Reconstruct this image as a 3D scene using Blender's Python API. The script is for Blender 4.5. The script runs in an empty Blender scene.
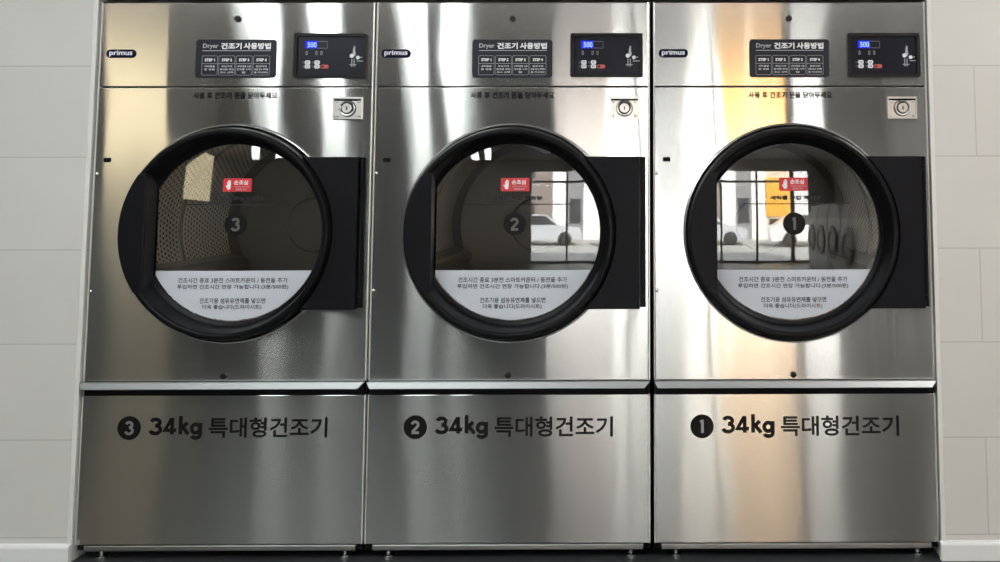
import bpy, math, random
from mathutils import Matrix, Vector
PI = math.pi
SC = bpy.context.scene
COL = SC.collection
random.seed(4)

# ------------------------------------------------------------------ camera
def cam_axes(yaw, pitch, roll):
    cy, sy, cp, sp = math.cos(yaw), math.sin(yaw), math.cos(pitch), math.sin(pitch)
    fwd = Vector((sy*cp, cy*cp, sp)); right = Vector((cy, -sy, 0)); up = right.cross(fwd)
    c, s = math.cos(roll), math.sin(roll)
    return c*right + s*up, -s*right + c*up, fwd
cd = bpy.data.cameras.new('camera')
cd.sensor_width = 36; cd.lens = 32.4
cd.shift_x = (500 - 649.72)/1000; cd.shift_y = -(281 - 117.996)/1000
cd.clip_start = .05; cd.clip_end = 200
cam = bpy.data.objects.new('camera', cd); COL.objects.link(cam)
r_, u_, f_ = cam_axes(.0057, .0840, -.0016)
cam.matrix_world = Matrix(((r_.x, u_.x, -f_.x, .4578), (r_.y, u_.y, -f_.y, -3.1054), (r_.z, u_.z, -f_.z, 1.2088), (0, 0, 0, 1)))
SC.camera = cam

# ------------------------------------------------------------------ sky, sun, exposure
w = bpy.data.worlds.new('sky'); SC.world = w; w.use_nodes = True
bg = w.node_tree.nodes['Background']
bg.inputs['Color'].default_value = (.86, .93, 1, 1); bg.inputs['Strength'].default_value = 6.0
sd = bpy.data.lights.new('sun', 'SUN'); sd.energy = 26; sd.angle = .01; sd.color = (1, .95, .86)
sun = bpy.data.objects.new('sun', sd); COL.objects.link(sun)
sun.rotation_euler = Vector((-.35, -.72, -.62)).to_track_quat('-Z', 'Y').to_euler()
SC.view_settings.view_transform = 'Standard'; SC.view_settings.look = 'None'
SC.view_settings.exposure = .25; SC.view_settings.gamma = 1; SC.view_settings.use_curve_mapping = False
STRIP = 8.0          # radiance of the ceiling light bars
WALL_FILL = 15.0           # radiance of the line light added to brighten the dryer wall
SPOT = 24.0           # radiance of the round downlights

# ------------------------------------------------------------------ materials
def nm(name):
    m = bpy.data.materials.new(name); m.use_nodes = True
    return m, m.node_tree.nodes, m.node_tree.links
def pbr(name, col, rough=.5, metal=0, spec=.5, noise=0, nscale=8, coat=0):
    m, n, l = nm(name); b = n['Principled BSDF']
    b.inputs['Base Color'].default_value = (*col, 1); b.inputs['Roughness'].default_value = rough
    b.inputs['Metallic'].default_value = metal; b.inputs['Specular IOR Level'].default_value = spec
    b.inputs['Coat Weight'].default_value = coat
    if noise:
        t = n.new('ShaderNodeTexNoise'); t.inputs['Scale'].default_value = nscale; t.inputs['Detail'].default_value = 4
        g = n.new('ShaderNodeNewGeometry'); l.new(g.outputs['Position'], t.inputs['Vector'])
        mx = n.new('ShaderNodeMix'); mx.data_type = 'RGBA'
        mx.inputs['A'].default_value = (*[c*(1-noise) for c in col], 1); mx.inputs['B'].default_value = (*[min(1, c*(1+noise)) for c in col], 1)
        l.new(t.outputs['Fac'], mx.inputs['Factor']); l.new(mx.outputs['Result'], b.inputs['Base Color'])
    return m
def emit(name, col, s):
    m, n, l = nm(name); n.remove(n['Principled BSDF'])
    e = n.new('ShaderNodeEmission'); e.inputs['Color'].default_value = (*col, 1); e.inputs['Strength'].default_value = s
    l.new(e.outputs[0], n['Material Output'].inputs['Surface']); return m
def math_(n, l, op, a, b=None, c=None):
    x = n.new('ShaderNodeMath'); x.operation = op
    for i, v in enumerate((a, b, c)):
        if v is None: continue
        if isinstance(v, (int, float)): x.inputs[i].default_value = v
        else: l.new(v, x.inputs[i])
    return x.outputs[0]

def steel(name, col, lobes, wave=.02):
    """horizontally brushed sheet: reflections stay sharp sideways and run out up and down; the sheet is faintly wavy"""
    m, n, l = nm(name); n.remove(n['Principled BSDF'])
    g = n.new('ShaderNodeNewGeometry')
    def wavevec(sx, sz, amp, seed):
        mp = n.new('ShaderNodeMapping'); mp.inputs['Scale'].default_value = (sx, .2, sz); mp.inputs['Location'].default_value = (seed, 0, seed*.7)
        l.new(g.outputs['Position'], mp.inputs['Vector'])
        t = n.new('ShaderNodeTexNoise'); t.inputs['Scale'].default_value = 1; t.inputs['Detail'].default_value = 1.5
        l.new(mp.outputs[0], t.inputs['Vector'])
        s = n.new('ShaderNodeVectorMath'); s.operation = 'SUBTRACT'; l.new(t.outputs['Color'], s.inputs[0]); s.inputs[1].default_value = (.5, .5, .5)
        k = n.new('ShaderNodeVectorMath'); k.operation = 'MULTIPLY'; l.new(s.outputs[0], k.inputs[0]); k.inputs[1].default_value = (amp, 0, amp*.7)
        return k.outputs[0]
    a = n.new('ShaderNodeVectorMath'); a.operation = 'ADD'
    l.new(wavevec(2.6, .8, wave*1.6, 3.1), a.inputs[0]); l.new(wavevec(11, 1.5, wave*1.1, 8.7), a.inputs[1])
    b = n.new('ShaderNodeVectorMath'); b.operation = 'ADD'; l.new(a.outputs[0], b.inputs[0]); l.new(g.outputs['Normal'], b.inputs[1])
    nn = n.new('ShaderNodeVectorMath'); nn.operation = 'NORMALIZE'; l.new(b.outputs[0], nn.inputs[0])
    tg = n.new('ShaderNodeCombineXYZ'); tg.inputs[0].default_value = 1
    out = None
    for rough, an, wgt in lobes:
        gl = n.new('ShaderNodeBsdfAnisotropic'); gl.distribution = 'GGX'
        gl.inputs['Color'].default_value = (*col, 1); gl.inputs['Roughness'].default_value = rough; gl.inputs['Anisotropy'].default_value = an
        l.new(nn.outputs[0], gl.inputs['Normal']); l.new(tg.outputs[0], gl.inputs['Tangent'])
        if out is None: out = gl.outputs[0]
        else:
            mx = n.new('ShaderNodeMixShader'); mx.inputs[0].default_value = wgt
            l.new(out, mx.inputs[1]); l.new(gl.outputs[0], mx.inputs[2]); out = mx.outputs[0]
    l.new(out, n['Material Output'].inputs['Surface'])
    return m
def glass(name, refl, tint, fres=True):
    m, n, l = nm(name); n.remove(n['Principled BSDF'])
    t = n.new('ShaderNodeBsdfTransparent'); t.inputs['Color'].default_value = (*tint, 1)
    gl = n.new('ShaderNodeBsdfGlossy'); gl.inputs['Roughness'].default_value = .0; gl.inputs['Color'].default_value = (1, 1, 1, 1)
    lw = n.new('ShaderNodeLayerWeight'); lw.inputs['Blend'].default_value = .25
    fac = math_(n, l, 'MULTIPLY_ADD', lw.outputs['Fresnel'], .5, refl)
    mx = n.new('ShaderNodeMixShader'); l.new(fac, mx.inputs[0]); l.new(t.outputs[0], mx.inputs[1]); l.new(gl.outputs[0], mx.inputs[2])
    l.new(mx.outputs[0], n['Material Output'].inputs['Surface']); return m
def tiles(name, col, grout, x0, width, shift, rough=.4):
    """wall tiles 0.3145 m high; joints at x0 + n*width on even rows, shifted by `shift` on odd rows"""
    m, n, l = nm(name); b = n['Principled BSDF']; b.inputs['Roughness'].default_value = rough
    g = n.new('ShaderNodeNewGeometry'); sp = n.new('ShaderNodeSeparateXYZ'); l.new(g.outputs['Position'], sp.inputs[0])
    zr = math_(n, l, 'DIVIDE', math_(n, l, 'SUBTRACT', sp.outputs['Z'], .0787), .3145)
    row = math_(n, l, 'FLOOR', zr); zf = math_(n, l, 'FRACT', zr)
    odd = math_(n, l, 'FLOORED_MODULO', row, 2)
    xs = math_(n, l, 'SUBTRACT', math_(n, l, 'SUBTRACT', sp.outputs['X'], x0), math_(n, l, 'MULTIPLY', odd, shift))
    xr = math_(n, l, 'DIVIDE', xs, width); xf = math_(n, l, 'FRACT', xr)
    dz = math_(n, l, 'MULTIPLY', math_(n, l, 'MINIMUM', zf, math_(n, l, 'SUBTRACT', 1, zf)), .3145)
    dx = math_(n, l, 'MULTIPLY', math_(n, l, 'MINIMUM', xf, math_(n, l, 'SUBTRACT', 1, xf)), width)
    d = math_(n, l, 'MINIMUM', dz, dx)
    joint = math_(n, l, 'LESS_THAN', d, .0019)
    wn = n.new('ShaderNodeTexWhiteNoise'); cb = n.new('ShaderNodeCombineXYZ')
    l.new(row, cb.inputs[0]); l.new(math_(n, l, 'FLOOR', xr), cb.inputs[1]); l.new(cb.outputs[0], wn.inputs['Vector'])
    ns = n.new('ShaderNodeTexNoise'); ns.inputs['Scale'].default_value = 5; ns.inputs['Detail'].default_value = 5; l.new(g.outputs['Position'], ns.inputs['Vector'])
    v = math_(n, l, 'ADD', math_(n, l, 'MULTIPLY_ADD', wn.outputs['Value'], .05, .95), math_(n, l, 'MULTIPLY_ADD', ns.outputs['Fac'], .08, -.04))
    sc = n.new('ShaderNodeVectorMath'); sc.operation = 'SCALE'; sc.inputs[0].default_value = col; l.new(v, sc.inputs['Scale'])
    mx = n.new('ShaderNodeMix'); mx.data_type = 'RGBA'; l.new(joint, mx.inputs['Factor']); l.new(sc.outputs[0], mx.inputs['A']); mx.inputs['B'].default_value = (*grout, 1)
    l.new(mx.outputs['Result'], b.inputs['Base Color'])
    return m
def perforated(name):
    """drum sheet: grid of small round holes with shiny rims, in cylinder coordinates of the drum object"""
    m, n, l = nm(name); b = n['Principled BSDF']
    tc = n.new('ShaderNodeTexCoord'); sp = n.new('ShaderNodeSeparateXYZ'); l.new(tc.outputs['Object'], sp.inputs[0])
    an = math_(n, l, 'MULTIPLY', math_(n, l, 'ARCTAN2', sp.outputs['X'], sp.outputs['Z']), .36/.0185)
    dp = math_(n, l, 'DIVIDE', sp.outputs['Y'], .0225)
    half = math_(n, l, 'MULTIPLY', math_(n, l, 'FLOORED_MODULO', math_(n, l, 'FLOOR', dp), 2), .5)
    u = math_(n, l, 'SUBTRACT', math_(n, l, 'FRACT', math_(n, l, 'ADD', an, half)), .5)
    v = math_(n, l, 'SUBTRACT', math_(n, l, 'FRACT', dp), .5)
    d = math_(n, l, 'SQRT', math_(n, l, 'ADD', math_(n, l, 'MULTIPLY', u, u), math_(n, l, 'MULTIPLY', math_(n, l, 'MULTIPLY', v, v), 1.7)))
    hole = math_(n, l, 'LESS_THAN', d, .28)
    mx = n.new('ShaderNodeMix'); mx.data_type = 'RGBA'; l.new(hole, mx.inputs['Factor'])
    mx.inputs['A'].default_value = (.90, .86, .80, 1); mx.inputs['B'].default_value = (.015, .014, .013, 1)
    l.new(mx.outputs['Result'], b.inputs['Base Color'])
    b.inputs['Metallic'].default_value = .4; b.inputs['Roughness'].default_value = .3
    rim = n.new('ShaderNodeMapRange'); l.new(d, rim.inputs['Value']); rim.inputs['From Min'].default_value = .22; rim.inputs['From Max'].default_value = .48
    bp = n.new('ShaderNodeBump'); bp.inputs['Strength'].default_value = .5; bp.inputs['Distance'].default_value = .004
    l.new(rim.outputs[0], bp.inputs['Height']); l.new(bp.outputs[0], b.inputs['Normal'])
    return m

M = {}
LOBES = [(.10, .80, 0), (.143, .88, .38)]
M['steel'] = steel('brushed stainless steel', (.60, .59, .575), LOBES)
M['steel_trim'] = pbr('bright steel edge', (.72, .72, .71), .24, 1)
M['steel_dull'] = pbr('dull steel', (.38, .38, .37), .38, 1)
M['edge'] = pbr('folded edge highlight', (.80, .79, .77), .42, .6)
M['rail'] = pbr('satin aluminium', (.33, .34, .35), .42, .75)
M['cabinet'] = pbr('dark painted sheet', (.03, .03, .032), .5)
M['black'] = pbr('black void plastic', (.004, .004, .005), .6, spec=.1)
M['door'] = pbr('black moulded plastic', (.006, .006, .007), .30, spec=.10)
M['flange'] = pbr('matt black plastic', (.0075, .0075, .010), .42, spec=.09)
M['rubber'] = pbr('black rubber gasket', (.008, .008, .008), .5, spec=.3)
M['vinyl'] = pbr('black vinyl lettering', (.007, .006, .006), .5, spec=.15)
M['vinyl_clear'] = pbr('dark grey printed film', (.02, .02, .022), .6, spec=.2)
M['grey_ink'] = pbr('grey ink', (.10, .10, .10), .6)
M['white'] = pbr('white print', (.72, .73, .76), .55)
M['white_dim'] = pbr('pale grey print', (.38, .39, .42), .55)
M['sticker'] = pbr('pale blue white film', (.54, .57, .64), .5, spec=.3)
M['ink'] = pbr('dark blue ink', (.05, .055, .075), .6)
M['red'] = pbr('red film', (.55, .016, .028), .45)
M['plate'] = pbr('charcoal plastic plate', (.012, .013, .022), .38, spec=.25)
M['screen'] = pbr('display overlay', (.008, .009, .017), .25, spec=.2)
M['bezel'] = pbr('black bezel', (.005, .005, .006), .4, spec=.2)
M['navy'] = pbr('navy enamel', (.004, .004, .022), .35, spec=.08)
M['badge_white'] = pbr('badge lettering', (.75, .75, .85), .4)
M['lcd'] = emit('lit blue display', (.015, .03, 1), 1.0)
M['drum_fill_light'] = emit('drum fill glow', (1, .78, .46), 260)
M['digit'] = emit('lit display digits', (.35, .5, 1), 1.4)
for k_ in ('lcd', 'digit'): M[k_].cycles.emission_sampling = 'NONE'
M['red_key'] = pbr('red key print', (.5, .08, .06), .5)
M['lamp_off'] = pbr('grey indicator', (.22, .22, .24), .5)
M['chrome'] = pbr('lock plate steel', (.60, .59, .575), .30, 1)
M['drum'] = perforated('perforated drum sheet')
M['drum_plain'] = pbr('drum sheet', (.36, .34, .32), .34, .8)
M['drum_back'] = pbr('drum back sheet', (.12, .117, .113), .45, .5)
M['door_glass'] = glass('door glass', .062, (.95, .95, .95))
M['tile_left'] = tiles('wall tile left', (.55, .55, .53), (.40, .40, .39), -1.83, .629, 0)
M['tile_daylit'] = tiles('wall tile daylit right', (.57, .555, .535), (.40, .39, .37), 1.601, .629, .3145)  # same tile, coloured lighter and warmer for the daylight on this side
M['grout_trim'] = pbr('pale edge trim', (.62, .62, .605), .4)
M['base'] = pbr('white skirting', (.66, .67, .68), .4)
M['floor'] = pbr('dark floor tile', (.030, .032, .035), .4, noise=.25, nscale=14)
M['ceiling'] = pbr('grey ceiling paint', (.30, .30, .30), .7)
M['dark_wall'] = pbr('dark grey wall', (.055, .055, .058), .6)
M['grey_wall'] = pbr('grey wall paint', (.50, .49, .47), .6)
M['left_wall'] = pbr('mid grey wall paint', (.20, .20, .19), .6)

# ------------------------------------------------------------------ mesh helpers
class MB:
    def __init__(s): s.v = []; s.f = []; s.m = []; s.sm = []; s.mats = []
    def mi(s, mat):
        if mat not in s.mats: s.mats.append(mat)
        return s.mats.index(mat)
    def add(s, vs, fs, mat, smooth=False):
        o = len(s.v); s.v += [tuple(p) for p in vs]; k = s.mi(mat)
        for f in fs: s.f.append([o+i for i in f]); s.m.append(k); s.sm.append(smooth)
        return s
    def box(s, x0, x1, y0, y1, z0, z1, mat):
        return s.add([(x0,y0,z0),(x1,y0,z0),(x1,y1,z0),(x0,y1,z0),(x0,y0,z1),(x1,y0,z1),(x1,y1,z1),(x0,y1,z1)],
                     [(0,3,2,1),(4,5,6,7),(0,1,5,4),(1,2,6,5),(2,3,7,6),(3,0,4,7)], mat)
    def loft(s, loops, mat, cap0=False, cap1=False, smooth=False):
        n = len(loops[0]); vs = [p for L in loops for p in L]; fs = []
        for k in range(len(loops)-1):
            for i in range(n):
                j = (i+1) % n; fs.append((k*n+i, k*n+j, (k+1)*n+j, (k+1)*n+i))
        s.add(vs, fs, mat, smooth)
        if cap0: s.add(loops[0], [tuple(range(n))], mat)
        if cap1: s.add(loops[-1], [tuple(range(n-1, -1, -1))], mat)
        return s
    def lathe(s, prof, cx, cz, mat, n=96, smooth=True, cap0=False, cap1=False, a0=0):
        """profile of (radius, y) turned about the y axis through (cx, cz)"""
        return s.loft([[(cx + r*math.sin(a0+2*PI*i/n), y, cz + r*math.cos(a0+2*PI*i/n)) for i in range(n)] for r, y in prof], mat, cap0, cap1, smooth)
    def zlathe(s, prof, cx, cy, mat, n=24, smooth=True, cap0=True, cap1=True):
        return s.loft([[(cx + r*math.cos(2*PI*i/n), cy + r*math.sin(2*PI*i/n), z) for i in range(n)] for r, z in prof], mat, cap0, cap1, smooth)
    def plate(s, poly, y0, y1, mat, bev=0, back=True):
        """closed outline (x, z) with its front at y0 (nearer the viewer) and back at y1, front edge rounded by bev"""
        if bev:
            loops = [[(x, y0, z) for x, z in inset(poly, bev)], [(x, y0+bev*.3, z) for x, z in inset(poly, bev*.3)], [(x, y0+bev, z) for x, z in poly], [(x, y1, z) for x, z in poly]]
        else: loops = [[(x, y0, z) for x, z in poly], [(x, y1, z) for x, z in poly]]
        return s.loft(loops, mat, True, back)
    def frame(s, outer, inner, y0, y1, mat):
        n = len(outer)
        L = [[(x, y1, z) for x, z in outer], [(x, y0, z) for x, z in outer], [(x, y0, z) for x, z in inner], [(x, y1, z) for x, z in inner], [(x, y1, z) for x, z in outer]]
        return s.loft(L, mat)
    def text(s, body, x0, x1, z0, z1, y, mat, bold=0, fn=None):
        vs, fs = glyphs(body)
        bx0 = min(v[0] for v in vs); bx1 = max(v[0] for v in vs); by0 = min(v[1] for v in vs); by1 = max(v[1] for v in vs)
        ring = [(0, 0)] if not bold else [(bold*math.cos(a*PI/4), bold*math.sin(a*PI/4)) for a in range(8)] + [(0, 0)]
        x0 += bold; x1 -= bold; z0 += bold; z1 -= bold
        for k, (dx, dz) in enumerate(ring):
            P = [(x0 + (v[0]-bx0)/(bx1-bx0)*(x1-x0) + dx, y - k*1.2e-5, z0 + (v[1]-by0)/(by1-by0)*(z1-z0) + dz) for v in vs]
            if fn: P = [(p[0], fn(p[0], p[2]) + p[1], p[2]) for p in P]
            s.add(P, fs, mat)
        return s
    def build(s, name, parent=None, sharp=None):
        me = bpy.data.meshes.new(name); me.from_pydata(s.v, [], s.f)
        for m in s.mats: me.materials.append(m)
        me.polygons.foreach_set('material_index', s.m); me.polygons.foreach_set('use_smooth', s.sm)
        if sharp: me.set_sharp_from_angle(angle=math.radians(sharp))
        me.update()
        o = bpy.data.objects.new(name, me); COL.objects.link(o)
        if parent: o.parent = parent
        return o
def strokes(mb, lines, wd, x0, z0, k, y, mat, fn=None):
    """lettering drawn as strokes of even width; lines are polylines in letter units, k metres per unit"""
    lift = 0
    for L in lines:
        P = [Vector((x0+a*k, z0+b*k)) for a, b in L]; h = wd*k/2; n = len(P)
        Lf, Rt = [], []
        for i in range(n):
            d1 = (P[i]-P[i-1]).normalized() if i else (P[1]-P[0]).normalized()
            d2 = (P[i+1]-P[i]).normalized() if i < n-1 else d1
            n1 = Vector((-d1.y, d1.x)); n2 = Vector((-d2.y, d2.x)); m = n1+n2; q = m*(h/max(m.dot(n1), .6))
            Lf.append(P[i]+q); Rt.append(P[i]-q)
        V = [(p.x, (fn(p.x, p.y) if fn else 0) + y - lift, p.y) for p in Lf+Rt]
        mb.add(V, [(i, i+1, n+i+1, n+i) for i in range(n-1)], mat); lift += 2e-5
def arc(cx, cy, rx, ry, a0, a1, n=16):
    return [(cx + rx*math.cos(math.radians(a0+(a1-a0)*i/n)), cy + ry*math.sin(math.radians(a0+(a1-a0)*i/n))) for i in range(n+1)]
THREE = [arc(21, 50.5, 15.5, 13.5, 165, -90), arc(21, 20.5, 18.5, 16.5, 90, -165)]
WIDE3 = [[(a*1.22-1, b) for a, b in L] for L in THREE]
TWO = [arc(21, 47, 16, 15, 172, -38) + [(6, 8)], [(3, 5.5), (42, 5.5)]]
ONE = [[(5, 57), (21, 63)], [(17, 68), (17, 0)]]
FOUR = [[(58, 17), (9, 17), (38, 67)], [(40, 70), (40, 0)]]
KAY = [[(7, 78), (7, 0)], [(7, 21), (36, 49)], [(17, 29), (42, 0)]]
GEE = [arc(22, 24, 17.5, 18, 0, 360, 28), [(42, 48), (42, 2)] + arc(23, -2, 19, 13.5, 0, -160)]
DIGITS = {'1': ONE, '2': TWO, '3': THREE}
_G = {}
def glyphs(body):
    if body not in _G:
        c = bpy.data.curves.new('lettering', 'FONT'); c.body = body; c.size = 1; c.resolution_u = 3
        o = bpy.data.objects.new('lettering', c); COL.objects.link(o)
        dg = bpy.context.evaluated_depsgraph_get(); dg.update()
        me = bpy.data.meshes.new_from_object(o.evaluated_get(dg))
        _G[body] = ([(v.co.x, v.co.y) for v in me.vertices], [tuple(p.vertices) for p in me.polygons])
        bpy.data.objects.remove(o); bpy.data.curves.remove(c); bpy.data.meshes.remove(me)
    return _G[body]
def inset(poly, d):
    n = len(poly); out = []
    area = sum(poly[i][0]*poly[(i+1) % n][1] - poly[(i+1) % n][0]*poly[i][1] for i in range(n))
    sg = 1 if area > 0 else -1
    for i in range(n):
        a, b, c = Vector(poly[i-1]), Vector(poly[i]), Vector(poly[(i+1) % n])
        e1 = (b-a).normalized(); e2 = (c-b).normalized()
        n1 = Vector((-e1.y, e1.x))*sg; n2 = Vector((-e2.y, e2.x))*sg
        h = n1+n2; k = h.dot(n1)
        out.append(tuple(b + h*(d/max(k, .2))))
    return out
def rect(x0, x1, z0, z1): return [(x0, z0), (x1, z0), (x1, z1), (x0, z1)]
def rrect(x0, x1, z0, z1, r, n=5):
    P = []
    for cx, cz, a0 in ((x0+r, z0+r, PI), (x1-r, z0+r, 1.5*PI), (x1-r, z1-r, 0), (x0+r, z1-r, .5*PI)):
        for k in range(n+1): P.append((cx + r*math.cos(a0 + k/n*PI/2), cz + r*math.sin(a0 + k/n*PI/2)))
    return P
def circ(cx, cz, r, n=32): return [(cx + r*math.cos(2*PI*i/n), cz + r*math.sin(2*PI*i/n)) for i in range(n)]
def empty(name, loc, label, cat, group=None):
    o = bpy.data.objects.new(name, None); COL.objects.link(o); o.location = loc; o.empty_display_size = .1
    return tag(o, label, cat, group)
def tag(o, label, cat, group=None, kind=None):
    o['label'] = label; o['category'] = cat
    if group: o['group'] = group
    if kind: o['kind'] = kind
    return o
def struct(o, label=None):
    o['kind'] = 'structure'
    if label: o['label'] = label
    return o

# ------------------------------------------------------------------ the room
XL, XR, YF, ZC = -4.3, 3.25, -7.0, 2.6       # left wall, right wall, shop front, ceiling
WX0, WX1 = -.60, 2.62                        # the glazed part of the shop front
struct(MB().box(XL-.2, XR+.2, YF-.2, 1.2, -.12, 0, M['floor']).build('floor'))
struct(MB().box(XL-.2, XR+.2, YF-.2, 1.2, ZC, ZC+.3, M['ceiling']).build('ceiling'))
wb = MB()
wb.box(XL-.2, -1.4395, -.012, 1.0, 0, ZC, M['tile_left'])
wb.box(1.4435, XR+.2, -.012, 1.0, 0, ZC, M['tile_daylit'])
wb.box(-1.4395, 1.4435, -.012, 1.0, 1.890, ZC, M['tile_left'])
wb.box(XL-.2, XR+.2, 1.0, 1.2, 0, ZC, M['dark_wall'])
struct(wb.build('wall_back'), 'pale grey tiled wall framing the three dryers')
struct(MB().box(XL-.2, XL, YF-.2, -.012, 0, ZC, M['left_wall']).build('wall_left'))
struct(MB().box(XR, XR+.2, YF-.2, -.012, 0, ZC, M['grey_wall']).build('wall_right'))
wf = MB()
wf.box(XL, WX0, YF-.2, YF, 0, ZC, M['dark_wall'])
wf.box(WX1, XR, YF-.2, YF, 0, ZC, M['dark_wall'])
wf.box(WX0, WX1, YF-.2, YF, 2.36, ZC, M['dark_wall'])
for k in range(6):     # raised vertical slats on the dark wall
    x = -2.9 + k*.36; wf.box(x, x+.05, YF, YF+.03, 0, ZC, M['dark_wall'])
struct(wf.build('wall_front'))
for name, x0, x1, lab in (('trim_1', -1.4535, -1.4380, 'pale edge strip left of the dryers'), ('trim_2', 1.4420, 1.4575, 'pale edge strip right of the dryers')):
    t = MB(); t.plate(rect(x0, x1, .05, ZC), -.0155, -.0115, M['grout_trim'], bev=.002); struct(t.build(name), lab)
for name, x0, x1 in (('baseboard_left', XL, -1.4370), ('baseboard_right', 1.4360, XR)):
    t = MB(); yb = -.0122
    prof = [(yb, 0), (-.030, 0), (-.030, .050), (-.027, .056), (-.021, .059), (yb, .060)]
    t.loft([[(x, y, z) for y, z in prof] for x in (x0, x1)], M['base'], True, True); struct(t.build(name))
fm = pbr('dark window frame', (.03, .03, .032), .4)
w1 = MB(); th = .05
for x in (WX0, .32, 1.22, 2.10, 2.15, WX1-th): w1.box(x, x+th, YF-.12, YF-.05, 0, 2.36, fm)
for z in (0, 2.02, 2.31): w1.box(WX0, WX1, YF-.115, YF-.055, z, z+.05, fm)
win = struct(w1.build('window_1'))
gp = MB().box(WX0+.01, WX1-.01, YF-.09, YF-.082, .01, 2.35, glass('shop window glass', .02, (.93, .94, .94))); gp.build('glass_pane', win)

# ceiling light bars: recessed linear fixtures fanning out over the room
bar = emit('lit diffuser', (.93, 1, .98), STRIP)
def light_bar(p0, p1, wd, label, mat):
    """a bar fixed under the ceiling from plan point p0 to p1"""
    o = empty('ceiling_light', (0, 0, 0), label, 'ceiling light', 'linear lights on the ceiling')
    p0 = Vector(p0); p1 = Vector(p1); d = (p1-p0); L = d.length; mid = (p0+p1)/2
    o.location = (mid.x, mid.y, ZC); o.rotation_euler.z = math.atan2(d.y, d.x)
    MB().box(-L/2-.02, L/2+.02, -wd/2-.02, wd/2+.02, -.035, 0, M['base']).build('housing', o)
    MB().box(-L/2, L/2, -wd/2, wd/2, -.042, -.0355, mat).build('diffuser', o)
for g, c, wd, lab in ((-.22, -.24, .18, 'long lit ceiling bar crossing towards the middle dryer'), (-.21, -.02, .14, 'lit ceiling bar next to the shop front glazing'),
                      (-.365, -.42, .17, 'lit ceiling bar nearest the left wall'), (-.333, -.16, .16, 'lit ceiling bar second from the left wall')):
    light_bar((.4578 + g*4 + c, 3.1-4), (.4578 + g*9.8 + c, 3.1-9.8), wd, lab, bar)
light_bar((-3.2, -1.15), (3.0, -1.15), .10, 'line light added to brighten the dryer wall', emit('fill line diffuser', (1, .98, .95), WALL_FILL))
o = empty('wall_fill_panel', (2.62, -2.0, ZC), 'square fill panel added to brighten the right hand tiled wall', 'ceiling light')  # lit panel added overhead to brighten the right tiled wall
MB().box(-.32, .32, -.32, .32, -.03, 0, M['base']).build('housing', o); MB().box(-.30, .30, -.30, .30, -.034, -.0305, emit('fill panel diffuser', (1, .96, .90), 40)).build('diffuser', o)
dl = emit('lit downlight', (1, .97, .9), SPOT)
for x, y, lab in ((1.0, -4.2, 'round ceiling downlight nearest the right hand dryer'), (1.45, -5.2, 'round ceiling downlight midway to the shop front'), (1.0, -6.2, 'round ceiling downlight close to the shop front'), (.2, -5.6, 'round ceiling downlight left of the others')):
    o = empty('downlight', (x, y, ZC), lab, 'ceiling light', 'round downlights')
    MB().zlathe([(.085, 0), (.085, -.012), (.07, -.014)], 0, 0, M['base']).build('trim_ring', o)
    MB().zlathe([(.062, -.0145), (.062, -.017)], 0, 0, dl).build('lens', o)

# made-up warm panel supplying the warm band reflected in the left dryer
o = empty('warm_fill_panel', (XL+.0005, -5.33, 2.0), 'added warm lit panel high on the left wall', 'added light panel')
MB().box(0, .05, -.60, .60, -.55, .55, M['dark_wall']).build('housing', o)
MB().box(.0505, .056, -.55, .55, -.50, .50, emit('warm lit panel', (1, .86, .56), 2.4)).build('lit_face', o)

# washers along the right wall
wm = pbr('washer grey paint', (.55, .54, .53), .4); wr = pbr('washer dark door', (.02, .02, .02), .3); wp = pbr('washer panel grey', (.22, .22, .225), .4)
def washer(y, lab):
    o = empty('washing_machine', (2.50, y, 0), lab, 'washing machine', 'washers along the right wall')
    MB().box(0, .72, -.4, .4, .002, 1.12, wm).build('cabinet', o)
    p = MB(); p.loft([[(x, yy, z) for x, z in ((0, 1.121), (.72, 1.121), (.72, 1.40), (.06, 1.40))] for yy in (-.4, .4)], wp, True, True); p.build('control_panel', o)
    d = MB()
    for r0, r1, mt, dx in ((.30, .20, wr, .05), ):
        L = [[(-dd, r*math.cos(2*PI*i/40), .68 + r*math.sin(2*PI*i/40)) for i in range(40)] for r, dd in ((.30, .0005), (.30, .04), (.27, .055), (.21, .05), (.20, .0005))]
        d.loft(L, mt, smooth=True)
    door = d.build('door', o, 40)
    MB().loft([[(-dd, r*math.cos(2*PI*i/40), .68 + r*math.sin(2*PI*i/40)) for i in range(40)] for r, dd in ((.199, .002), (.17, .03), (.10, .05), (.0001, .055))], M['grey_wall'], smooth=True).build('door_window', door)
for k, lab in enumerate(('washing machine by the shop front', 'washing machine second from the shop front', 'washing machine third from the shop front', 'washing machine nearest the dryers')):
    washer(-6.35 + k*.85, lab)

# the street outside
struct(MB().box(-30, 30, -40, YF-.2, -.30, -.13, pbr('pale street paving', (.42, .41, .39), .8, noise=.1, nscale=1.5)).build('street'))
yl = pbr('yellow shop cladding', (.85, .40, .035), .6); wl = pbr('pale render', (.70, .66, .62), .7); sg = pbr('dark shop glass', (.05, .05, .055), .15)
def building(name, x0, x1, h, mat, label, wins=()):
    b = empty(name, ((x0+x1)/2, -18, -.13), label, 'building'); hw = (x1-x0)/2
    MB().box(-hw, hw, -6, 0, 0, h, mat).build('wall', b)
    for a0, a1, z0, z1, mt, nm_ in wins: MB().box(a0, a1, .001, .08, z0, z1, mt).build(nm_, b)
    return b
building('apartment_building', -8, -.25, 7, pbr('dusky pink render', (.25, .205, .185), .7), 'dusky pink building across the street', [(-3.3+i*2.5, -2.2+i*2.5, z, z+1.3, sg, 'window') for i in range(3) for z in (.9, 3.6)])
building('white_building', -.25, .62, 7, pbr('white render', (.86, .86, .84), .7), 'narrow white building beside the dusky pink one')
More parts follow.
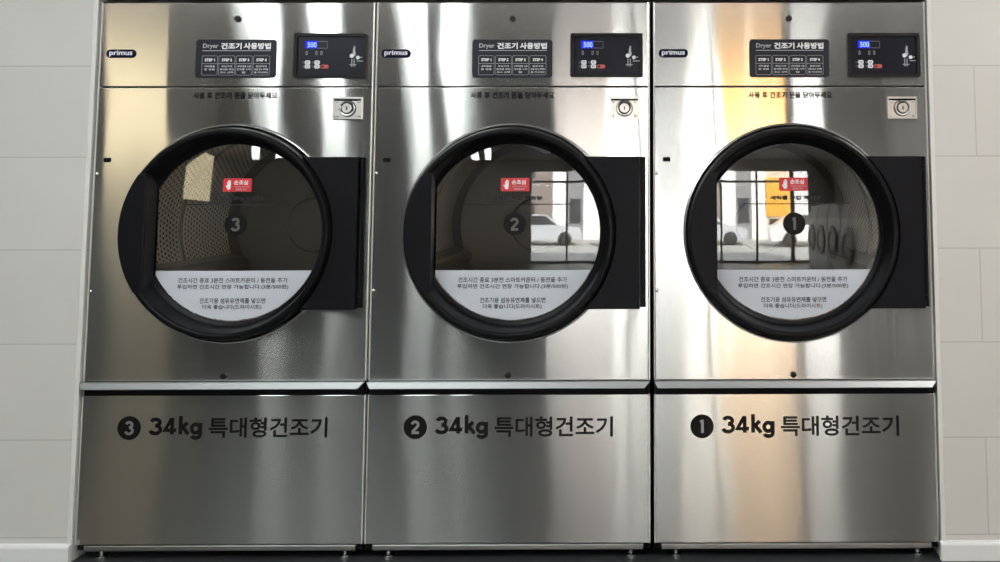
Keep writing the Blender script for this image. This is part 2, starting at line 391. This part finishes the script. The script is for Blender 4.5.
building('grey_building', .62, 1.55, 6, pbr('grey render', (.25, .245, .25), .7), 'narrow grey building between two white ones', [(-.3, .3, 1, 2.4, sg, 'window')])
building('white_building', 1.55, 2.40, 7, pbr('cream render', (.88, .86, .82), .7), 'narrow cream building touching the yellow shop')
building('shop_building', 2.40, 4.0, 5.4, pbr('peach render', (.74, .60, .45), .7), 'yellow clad shop across the street', [(-.80, .80, 1.35, 3.6, yl, 'fascia'), (-.6, .6, .3, 1.2, sg, 'shop_window')])
building('house', 4.0, 9, 6, pbr('light grey render', (.68, .68, .68), .7), 'light grey building right of the yellow shop', [(.6, 1.6, 1, 2.4, sg, 'window')])

cp_, cg, ct = pbr('silver car paint', (.55, .57, .60), .3, coat=.5), sg, pbr('tyre rubber', (.02, .02, .02), .7)
def car(x, y, mat, label):
    o = empty('car', (x, y, -.13), label, 'car', 'cars parked in the street')
    P = [(-2.05, .28), (2.05, .28), (2.1, .62), (1.95, .82), (1.05, .92), (.45, 1.42), (-1.15, 1.44), (-1.85, .95), (-2.1, .85)]
    b = MB(); b.plate(P, -.82, .82, mat, bev=.08); b.build('body', o)
    for yy in (-.825, .822): MB().plate([(.92, .95), (.42, 1.36), (-1.08, 1.38), (-1.6, .97)], yy, yy+.003, cg).build('side_window', o)
    for wx in (-1.25, 1.3):
        for yy in (-.83, .63): MB().lathe([(.0001, yy), (.2, yy), (.30, yy+.02), (.32, yy+.05), (.32, yy+.17), (.30, yy+.2), (.0001, yy+.2)], wx, .33, ct, 24).build('wheel', o)
car(-.9, -14.5, cp_, 'silver car parked in front of the dusky pink building')
car(4.2, -13.5, pbr('white car paint', (.8, .8, .8), .3, coat=.5), 'white car parked right of the yellow shop')

# ------------------------------------------------------------------ the dryers
PX = .4755                                   # half width of a front panel
CZ = 1.0785                                  # height of the door centre
GR, GY, GRAD = .3035, .030, 3.5              # door glass: rim radius, depth, dome radius
def dome(x, z):                              # front surface of the domed door glass
    return GY - (GR*GR - (x*x + (z-CZ)**2))/(2*GRAD)

def holed_panel(mb, x0, x1, z0, z1, cz, r, mat, y1=.02, bev=.003):
    def edge(a, d):
        s, c = math.sin(a), math.cos(a); t = 9
        if s > 1e-9: t = min(t, (x1-d)/s)
        if s < -1e-9: t = min(t, (x0+d)/s)
        if c > 1e-9: t = min(t, (z1-d-cz)/c)
        if c < -1e-9: t = min(t, (z0+d-cz)/c)
        return s*t, cz + c*t
    A = [2*PI*i/120 for i in range(120)] + [math.atan2(x, z-cz) % (2*PI) for x in (x0+bev, x1-bev) for z in (z0+bev, z1-bev)]
    A = sorted(set(A))
    fx = lambda p, d: (x0+d + (p[0]-x0-bev)/(x1-x0-2*bev)*(x1-x0-2*d), z0+d + (p[1]-z0-bev)/(z1-z0-2*bev)*(z1-z0-2*d))
    E = [edge(a, bev) for a in A]
    I = [(r*math.sin(a), cz + r*math.cos(a)) for a in A]
    mb.loft([[(x, y1, z) for x, z in I], [(x, 0, z) for x, z in I], [(x, 0, z) for x, z in E],
             [(*fx(p, bev*.3)[:1], bev*.3, fx(p, bev*.3)[1]) for p in E], [(fx(p, 0)[0], bev, fx(p, 0)[1]) for p in E], [(fx(p, 0)[0], y1, fx(p, 0)[1]) for p in E]], mat)

RA = .3600
def make_dryer(X, digit, label, turn, lock_dx, lock_dz, bdx=0):
    root = empty('tumble_dryer', (X, 0, 0), label, 'tumble dryer', 'dryers in a row')
    # cabinet: folded sheet, open at the front
    c = MB(); y0, y1, z0, z1 = .021, .93, .046, 1.874; s = .4735
    c.box(-s, -s+.004, y0, y1, z0, z1, M['cabinet']); c.box(s-.004, s, y0, y1, z0, z1, M['cabinet'])
    c.box(-s+.004, s-.004, y0, y1, z1-.004, z1, M['cabinet']); c.box(-s+.004, s-.004, y0, y1, z0, z0+.004, M['cabinet'])
    c.box(-s+.004, s-.004, y1-.004, y1, z0+.004, z1-.004, M['cabinet'])
    c.box(-s+.004, s-.004, .0215, .030, 1.56, 1.60, M['black']); c.box(-s+.004, s-.004, .0215, .035, .50, .60, M['black'])
    c.build('cabinet', root)
    # upper fascia, door panel, lower service panel
    MB().plate(rect(-PX+.003, PX-.0048, 1.5805, 1.877), 0, .02, M['steel'], bev=.003).build('control_fascia', root)
    p = MB(); holed_panel(p, -PX+.003, PX-.0048, .5815, 1.5780, CZ, .366, M['steel']); p.build('front_panel', root)
    MB().plate(rect(-PX+.003, PX-.0048, .050, .5345), 0, .02, M['steel'], bev=.0014).build('service_panel', root)
    MB().lathe([(.3655, .001), (.3655, -.004), (.3675, -.006), (.3715, -.004), (.374, -.0005)], 0, CZ, M['steel_trim'], 120, cap0=False).build('door_surround', root, 50)
    for x0_, x1_ in ((-PX, -PX+.0027), (PX-.0045, PX)):  # folded edge strips, lighter colour standing for their bright reflection
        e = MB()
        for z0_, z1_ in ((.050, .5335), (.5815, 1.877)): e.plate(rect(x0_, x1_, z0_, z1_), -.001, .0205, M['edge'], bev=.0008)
        e.build('highlight_return', root)
    # pull rail with mitred ends over a black recess
    t = MB(); prof = [(-.0005, .5800), (-.022, .5800), (-.031, .5615), (-.028, .5588), (-.008, .5588), (-.0005, .5595)]
    t.loft([[(x(z), y, z) for y, z in prof] for x in (lambda z: -.4735 + (.580-z)*.55, lambda z: .4735 - (.580-z)*.95)], M['rail'], True, True)
    t.build('panel_rail', root)
    MB().box(-.470, .470, .0005, .019, .5350, .5810, M['black']).build('panel_recess', root)
    # plinth rail and levelling feet
    t = MB(); t.plate(rect(-.452, .452, .026, .0455), .006, .03, M['steel_dull'], bev=.004); t.build('plinth_rail', root)
    for x in (-.403, .410):
        t = MB(); t.zlathe([(.017, .0006), (.017, .006), (.007, .009), (.007, .0255)], x, .030, M['steel_trim'], 16); t.build('foot', root, 40)
    # corner buttons at the end of the plinth rail
    for x in (-.4735, .4735):
        k = 1 if x > 0 else -1; t = MB(); t.box(min(x, x-k*.02), max(x, x-k*.02), .012, .05, .0295, .0455, M['black']); t.build('corner_bracket', root)
    # screws, plugs, latch slot
    for x, z in ((-.4655, 1.280), (-.4655, .881)):
        MB().lathe([(.0062, -.0002), (.0058, -.002), (.003, -.0036), (.0001, -.004)], x, z, M['steel_trim'], 16).build('screw', root, 60)
    for x, z, r in ((-.001, 1.8185, .0108), (-.004, .5990, .0105)):
        MB().lathe([(r, -.0002), (r, -.006), (r*.8, -.0095), (.0001, -.0105)], x, z, M['rubber'], 24).build('plug', root, 40)
    MB().plate(rrect(-.443, -.4175, 1.3195, 1.3350, .002, 2), -.0006, -.0001, M['black']).build('latch_slot', root)
    # maker badge
    b = MB(); b.plate(rrect(-.457+bdx, -.3545+bdx, 1.6815, 1.7110, .0145, 6), -.003, -.0002, M['navy'], bev=.001)
    b.text('primus', -.446+bdx, -.366+bdx, 1.6855, 1.7075, -.0034, M['badge_white'], bold=.0006); b.build('badge', root)
    # instruction plate
    b = MB(); px0, px1, pz0, pz1 = -.1415, .1375, 1.6115, 1.7455
    b.plate(rrect(px0, px1, pz0, pz1, .011), -.002, -.0002, M['plate'], bev=.0006)
    fx = lambda v: px0 + (v-90)/695*(px1-px0); fz = lambda v: pz1 - (v-122)/330*(pz1-pz0)
    y = -.0024
    b.text('Dryer', fx(150), fx(284), fz(206), fz(157), y, M['white_dim'], bold=.0004)
    b.text('건조기', fx(306), fx(484), fz(206), fz(150), y, M['white'], bold=.0010)
    b.text('사용방법', fx(502), fx(736), fz(206), fz(150), y, M['white'], bold=.0010)
    b.plate(rect(fx(147), fx(735), fz(221), fz(216)), y, y+.0003, M['white_dim'])
    steps = (('세탁물을', '잘 넣음'), ('투입구에', '동전을 투입', '코스 선택'), ('시작버튼을 누름', '건조를 시작', '함'), ('종료되면', '문을 열고 세탁물', '을 꺼내세요'))
    for i, (x0, x1) in enumerate(((146, 281), (291, 431), (439, 579), (588, 731))):
        o_, i_ = rrect(fx(x0), fx(x1), fz(430), fz(262), .005), rrect(fx(x0)+.0009, fx(x1)-.0009, fz(430)+.0009, fz(262)-.0009, .0042)
        b.frame(o_, i_, y, y+.0003, M['white_dim']); b.plate(rect(fx(x0), fx(x1), fz(332), fz(329)), y, y+.0003, M['white_dim'])
        m = (x0+x1)/2; b.text('STEP %d' % (i+1), fx(m-44), fx(m+44), fz(311), fz(286), y, M['white'], bold=.0006)
        for k, ln in enumerate(steps[i]):
            hw = min(60, 9+9.5*len(ln)); b.text(ln, fx(m-hw), fx(m+hw), fz(362+26*k), fz(345+26*k), y, M['white_dim'], bold=.0003)
    b.build('instruction_plate', root)
    # printed line over the door
    MB().text('사용 후 건조기 문을 닫아두세요', -.146, .145, 1.5380, 1.5620, -.0004, M['vinyl'], bold=.0009).build('notice_lettering', root)
    # control display
    dx0, dx1, dz0, dz1 = .2000, .4520, 1.6120, 1.7660
    d = MB(); d.frame(rrect(dx0, dx1, dz0, dz1, .006), rrect(dx0+.011, dx1-.011, dz0+.009, dz1-.011, .004), -.010, -.0002, M['bezel'])
    d.plate(rect(dx0+.0105, dx1-.0105, dz0+.0085, dz1-.0105), -.003, -.0004, M['screen'])
    disp = d.build('control_display', root)
    gx = lambda v: dx0 + (v-40)/380*(dx1-dx0); gz = lambda v: dz1 - (v-70)/225*(dz1-dz0); y = -.0034
    q = MB(); q.plate(rect(gx(96), gx(160), gz(146), gz(108)), y, y+.0003, M['lcd'])
    q.text('500', gx(108), gx(156), gz(141), gz(114), y-.0004, M['digit'], bold=.0004)
    q.frame(rect(gx(160), gx(212), gz(146), gz(110)), rect(gx(160), gx(210.5), gz(144), gz(112)), y, y+.0003, M['lamp_off']); q.build('price_readout', disp)
    for x in (105, 156, 182):
        MB().frame(rrect(gx(x-5), gx(x+5), gz(180), gz(160), .002, 2), rrect(gx(x-2.5), gx(x+2.5), gz(176), gz(164), .001, 2), y, y+.0003, M['lamp_off']).build('indicator', disp)
    for x in (111, 161):
        for z in (218, 239):
            k = MB(); k.plate(rrect(gx(x-14), gx(x+14), gz(z+10), gz(z-10), .005), -.0045, -.0031, M['white'], bev=.0006)
            k.frame(rrect(gx(x-7), gx(x+7), gz(z+5), gz(z-5), .002, 2), rrect(gx(x-4), gx(x+4), gz(z+2.5), gz(z-2.5), .001, 2), -.0048, -.0046, M['lamp_off'])
            k.frame(circ(gx(x-22), gz(z), .0033, 14), circ(gx(x-22), gz(z), .0025, 14), y, y+.0003, M['lamp_off'])
            k.build('button', disp)
    k = MB(); k.plate(rrect(gx(180), gx(222), gz(249), gz(230), .005), -.0045, -.0031, M['red_key'], bev=.0006)
    k.plate(rrect(gx(184), gx(196), gz(245), gz(234), .003, 3), -.0049, -.0046, M['screen']); k.build('button', disp)
    h = MB()      # hand dropping a coin
    h.plate([(gx(a), gz(c)) for a, c in ((345, 178), (347, 150), (352, 132), (358, 136), (358, 158), (362, 178), (354, 188))], y, y+.0003, M['white_dim'])
    h.plate(circ(gx(341), gz(184), .0075, 18), y-.0001, y+.0003, M['white'])
    h.plate(circ(gx(373), gz(193), .0066, 18), y-.0001, y+.0003, M['white'])
    h.plate(rect(gx(384), gx(396), gz(194), gz(190)), y, y+.0003, M['white_dim']); h.plate(rect(gx(368), gx(404), gz(213), gz(209)), y, y+.0003, M['white_dim'])
    for x in (340, 352): h.plate(rect(gx(x), gx(x+4), gz(240), gz(200)), y, y+.0003, M['white_dim'])
    h.plate(rect(gx(330), gx(366), gz(232), gz(228)), y, y+.0003, M['white_dim'])
    h.build('coin_symbol', disp)
    # coin lock
    lx0, lx1, lz0, lz1 = .338+lock_dx, .438+lock_dx, 1.467+lock_dz, 1.543+lock_dz; cx, cz = (lx0+lx1)/2, (lz0+lz1)/2 - .001
    b = MB(); b.frame(rect(lx0, lx1, lz0, lz1), rect(lx0+.003, lx1-.003, lz0+.0025, lz1-.006), -.009, -.0002, M['chrome'])
    b.plate(rect(lx0+.003, lx1-.003, lz0+.002, lz1-.0125), -.002, -.0003, M['chrome']); b.plate(rect(lx0+.003, lx1-.003, lz1-.0124, lz1-.0065), -.0012, -.0003, M['black']); lk = b.build('lock_plate', root)  # black strip paints the recess shadow under the top frame
    b = MB(); b.lathe([(.027, -.0018), (.027, -.010), (.025, -.0115), (.0215, -.010), (.0205, -.004), (.0175, -.004), (.0175, -.0125), (.016, -.014), (.006, -.014), (.006, -.012), (.0001, -.012)], cx, cz, M['chrome'], 32)
    b.lathe([(.0204, -.0072), (.0176, -.0072)], cx, cz, M['black'], 32); b.lathe([(.0292, -.0024), (.0271, -.0024)], cx, cz, M['black'], 32)
    b.plate(rect(cx-.0017, cx+.0017, cz-.006, cz+.006), -.0145, -.0118, M['black']); b.build('lock_barrel', lk, 40)
    for sx in (-1, 1):
        for sz in (-1, 1):
            MB().lathe([(.0048, -.0021), (.0045, -.004), (.002, -.0055), (.0001, -.0058)], cx+sx*.038, cz+.001+sz*.0245-.002, M['chrome'], 12).build('screw', lk, 60)
    # number and capacity lettering
    n_ = MB(); n_.plate(circ(-.3140, .4285, .0392, 40), -.0005, -.0001, M['vinyl'])
    kd = .043/68; wdt = {'1': 30, '2': 44, '3': 42}[digit]
    strokes(n_, DIGITS[digit], 14, -.3140 - wdt/2*kd, .4285 - 34*kd, kd, -.0009, M['rail'])
    kk = .0525/68
    for L_, xo in ((WIDE3, 0), (FOUR, 55), (KAY, 122), (GEE, 171)): strokes(n_, L_, 16, -.2455 + xo*kk*1.04, .4075, kk, -.0005, M['vinyl'])
    n_.text('특대형건조기', -.0480, .3500, .3960, .4625, -.0005, M['vinyl'], bold=.0014)
    n_.build('capacity_lettering', root)

    # drum with lifters, and the throat behind the door
    t = MB(); t.lathe([(.3655, .0205), (.36, .024), (.322, .026), (.322, .064), (.34, .0655)], 0, CZ, M['steel_dull'], 96); t.build('drum_throat', root, 40)
    t = MB(); t.zlathe([(.026, CZ+.3205), (.024, CZ+.3140)], .10, .046, M['steel_dull']); t.zlathe([(.020, CZ+.3138), (.014, CZ+.3075)], .10, .046, M['drum_fill_light']); t.build('drum_fill_light', root)  # invented lamp, added to brighten the drum perforations
    d = MB(); R0, D0, D1 = .365, .066, .80
    d.lathe([(R0, D0), (R0, D0+.02)], 0, 0, M['drum_plain'], 96); d.lathe([(R0, D0+.02), (R0, .36)], 0, 0, M['drum'], 96)
    d.lathe([(R0, .36), (R0-.006, .366), (R0-.006, .384), (R0, .39)], 0, 0, M['drum_plain'], 96)
    d.lathe([(R0, .39), (R0, D1-.03)], 0, 0, M['drum'], 96)
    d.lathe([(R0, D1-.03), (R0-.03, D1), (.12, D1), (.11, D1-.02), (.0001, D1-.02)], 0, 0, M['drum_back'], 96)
    drum = d.build('drum', root, 40); drum.location = (0, 0, CZ); drum.rotation_euler = (0, turn, 0)
    for k in range(3):
        a = 2*PI*k/3; ca, sa = math.cos(a), math.sin(a)
        pt = lambda r, t_: (r*sa + t_*ca, r*ca - t_*sa)
        sec = [pt(R0-.002, -.055), pt(R0-.055, -.016), pt(R0-.062, 0), pt(R0-.055, .016), pt(R0-.002, .055)]
        l_ = MB(); l_.loft([[(x, yy, z) for x, z in sec] for yy in (.10, D1-.035)], M['drum_plain'], True, True); l_.build('lifter', drum)

    # door: moulded ring, grip plate, hinge flange, domed glass, stickers
    d = MB(); d.lathe([(.3600, -.0010), (.3570, -.036), (.3535, -.048), (.3490, -.0535), (.3425, -.0550), (.3365, -.0540), (.3330, -.0510), (.3310, -.0440), (.3180, .0100), (.3175, .0160), (.3120, .0180), (.3040, .0240), (.3040, .0330), (.3160, .0350)], 0, CZ, M['door'], 128)
    door = d.build('door', root, 35)
    def segment(gx_, r, hz):
        a1 = math.asin(hz/r); return [(-r*math.cos(a), CZ + r*math.sin(a)) for a in [(-1 + 2*i/24)*a1 for i in range(25)]] + [(gx_, CZ+hz), (gx_, CZ-hz)]
    L_ = [(segment(q, r, h), y) for q, r, h, y in ((-.266, .3500, .196, -.0562), (-.2635, .3520, .199, -.0550), (-.262, .3520, .200, -.0500), (-.267, .318, .180, .026))]
    g = MB(); g.loft([[(x, y, z) for x, z in sg_] for sg_, y in L_], M['flange'], True, True); g.build('grip_plate', door)
    fz0, fz1 = .822, 1.336; arc = []
    a_t = math.asin((fz1-CZ)/RA); a_b = math.asin((fz0-CZ)/RA)
    for i in range(25): a = a_t + (a_b-a_t)*i/24; arc.append((RA*math.cos(a), CZ + RA*math.sin(a)))
    fl = MB(); fl.plate(arc + [(.441, fz0), (.441, fz1)], -.036, -.0005, M['flange'], bev=.003); fl.build('hinge_flange', door)
    hb = MB(); hb.plate(rect(.4415, .4610, fz0+.004, fz1), -.012, -.0005, M['flange'], bev=.002)
    for z0_, z1_, r in ((fz0+.03, fz0+.042, .0062), (fz0+.0425, fz1-.045, .0052), (fz1-.0445, fz1-.03, .0062), (fz1-.0295, fz1-.004, .0072)):
        hb.zlathe([(r, z0_), (r, z1_)], .4495, -.0175, M['door'], 16)
    hb.build('hinge_barrel', door, 40)
    g = MB(); NR = 14; fr = [[(rr*math.sin(2*PI*i/72), dome(rr*math.sin(2*PI*i/72), CZ+rr*math.cos(2*PI*i/72)), CZ + rr*math.cos(2*PI*i/72)) for i in range(72)] for rr in [.0005 + (GR-.0006)*k/NR for k in range(NR+1)]]
    bk = [[(x, y+.005, z) for x, y, z in L] for L in reversed(fr)]
    g.loft(fr+bk, M['door_glass'], True, True, smooth=True); g.build('door_glass', door, 40)
    # white notice sheet filling the foot of the glass
    t = MB(); rs = .3005; zt = .948; rows = []
    NZ, NX = 16, 30
    zs = [CZ - rs + .0002 + (zt - CZ + rs - .0002)*(k/NZ)**1.0 for k in range(NZ+1)]
    vs = []; fs = []
    for z in zs:
        hw = math.sqrt(max(rs*rs - (z-CZ)**2, 1e-9)); xl = -hw; xr = hw
        for i in range(NX+1): x = xl + (xr-xl)*i/NX; vs.append((x, dome(x, z) - .0012, z))
    for k in range(NZ):
        for i in range(NX): a = k*(NX+1)+i; fs.append((a, a+1, a+NX+2, a+NX+1))
    t.add(vs, fs, M['sticker'], True)
    t.add([(x, y+.0009, z) for x, y, z in vs], [tuple(reversed(f)) for f in fs], M['sticker'], True)
    for ln, x0, x1, z0_, z1_ in (('건조시간 종료 3분전 스마트카운터 / 동전을 추가', -.183, .191, .9065, .9245), ('투입하면 건조시간 연장 가능합니다.(3분/500원)', -.186, .194, .8835, .9015),
                                 ('건조기용 섬유유연제를 넣으면', -.108, .117, .8370, .8555), ('더욱 좋습니다(드라이시트)', -.098, .104, .8150, .8330)):
        t.text(ln, x0, x1, z0_, z1_, -.0018, M['ink'], bold=.0004, fn=dome)
    t.build('notice_sticker', door)
    t = MB(); P = rrect(-.0395, .0585, 1.2185, 1.2640, .003, 3)
    t.loft([[(x, dome(x, z)-.0016, z) for x, z in P], [(x, dome(x, z)-.0004, z) for x, z in P]], M['red'], True, True)
    hand = [(-.0235,1.2255),(-.0265,1.2320),(-.0315,1.2390),(-.0300,1.2410),(-.0255,1.2375),(-.0250,1.2530),(-.0228,1.2530),(-.0223,1.2430),(-.0218,1.2575),(-.0194,1.2575),(-.0190,1.2430),(-.0184,1.2585),(-.0160,1.2585),(-.0156,1.2430),(-.0150,1.2560),(-.0127,1.2560),(-.0125,1.2340),(-.0145,1.2255)]
    t.add([(x, dome(x, z)-.0020, z) for x, z in hand], [(0,1,4,16,17), (1,2,3,4), (4,5,6,7), (4,7,10,13,16), (7,8,9,10), (10,11,12,13), (13,14,15,16)], M['white'])
    t.text('손조심', -.002, .046, 1.2420, 1.2580, -.0022, M['white'], bold=.0005, fn=dome)
    t.text('HAND CAUTION', .000, .050, 1.2325, 1.2375, -.0022, M['white_dim'], fn=dome); t.text('문닫힘 주의', .006, .042, 1.2225, 1.2290, -.0022, M['white_dim'], bold=.0002, fn=dome)
    t.build('warning_sticker', door)
    t = MB(); P = circ(.0095, 1.1055, .0385, 40)
    t.loft([[(x, dome(x, z)-.0016, z) for x, z in P], [(x, dome(x, z)-.0004, z) for x, z in P]], M['vinyl'], True, True)
    strokes(t, DIGITS[digit], 14, .0095 - wdt/2*kd, 1.1055 - 34*kd, kd, -.0022, M['grey_ink'], dome); t.build('number_sticker', door)
    t = MB(); t.text('세탁물 투입 적정량', -.072, .104, 1.1870, 1.2020, -.0012, M['vinyl_clear'], bold=.0008, fn=dome)
    xs = [-.166 + .367*i/20 for i in range(21)]
    t.add([(x, dome(x, z)-.0012, z) for z in (1.1720, 1.1750) for x in xs], [(i, i+1, i+22, i+21) for i in range(20)], M['vinyl_clear'])
    t.build('fill_line_decal', door)
    return root

make_dryer(-.9585, '3', 'stainless steel tumble dryer marked 3, beside the left tiled wall', .04, .002, 0, .006)
make_dryer(0.0, '2', 'stainless steel tumble dryer marked 2, between the other two dryers', .12, 0, 0)
make_dryer(.9640, '1', 'stainless steel tumble dryer marked 1, beside the right tiled wall', -.10, -.001, 0)
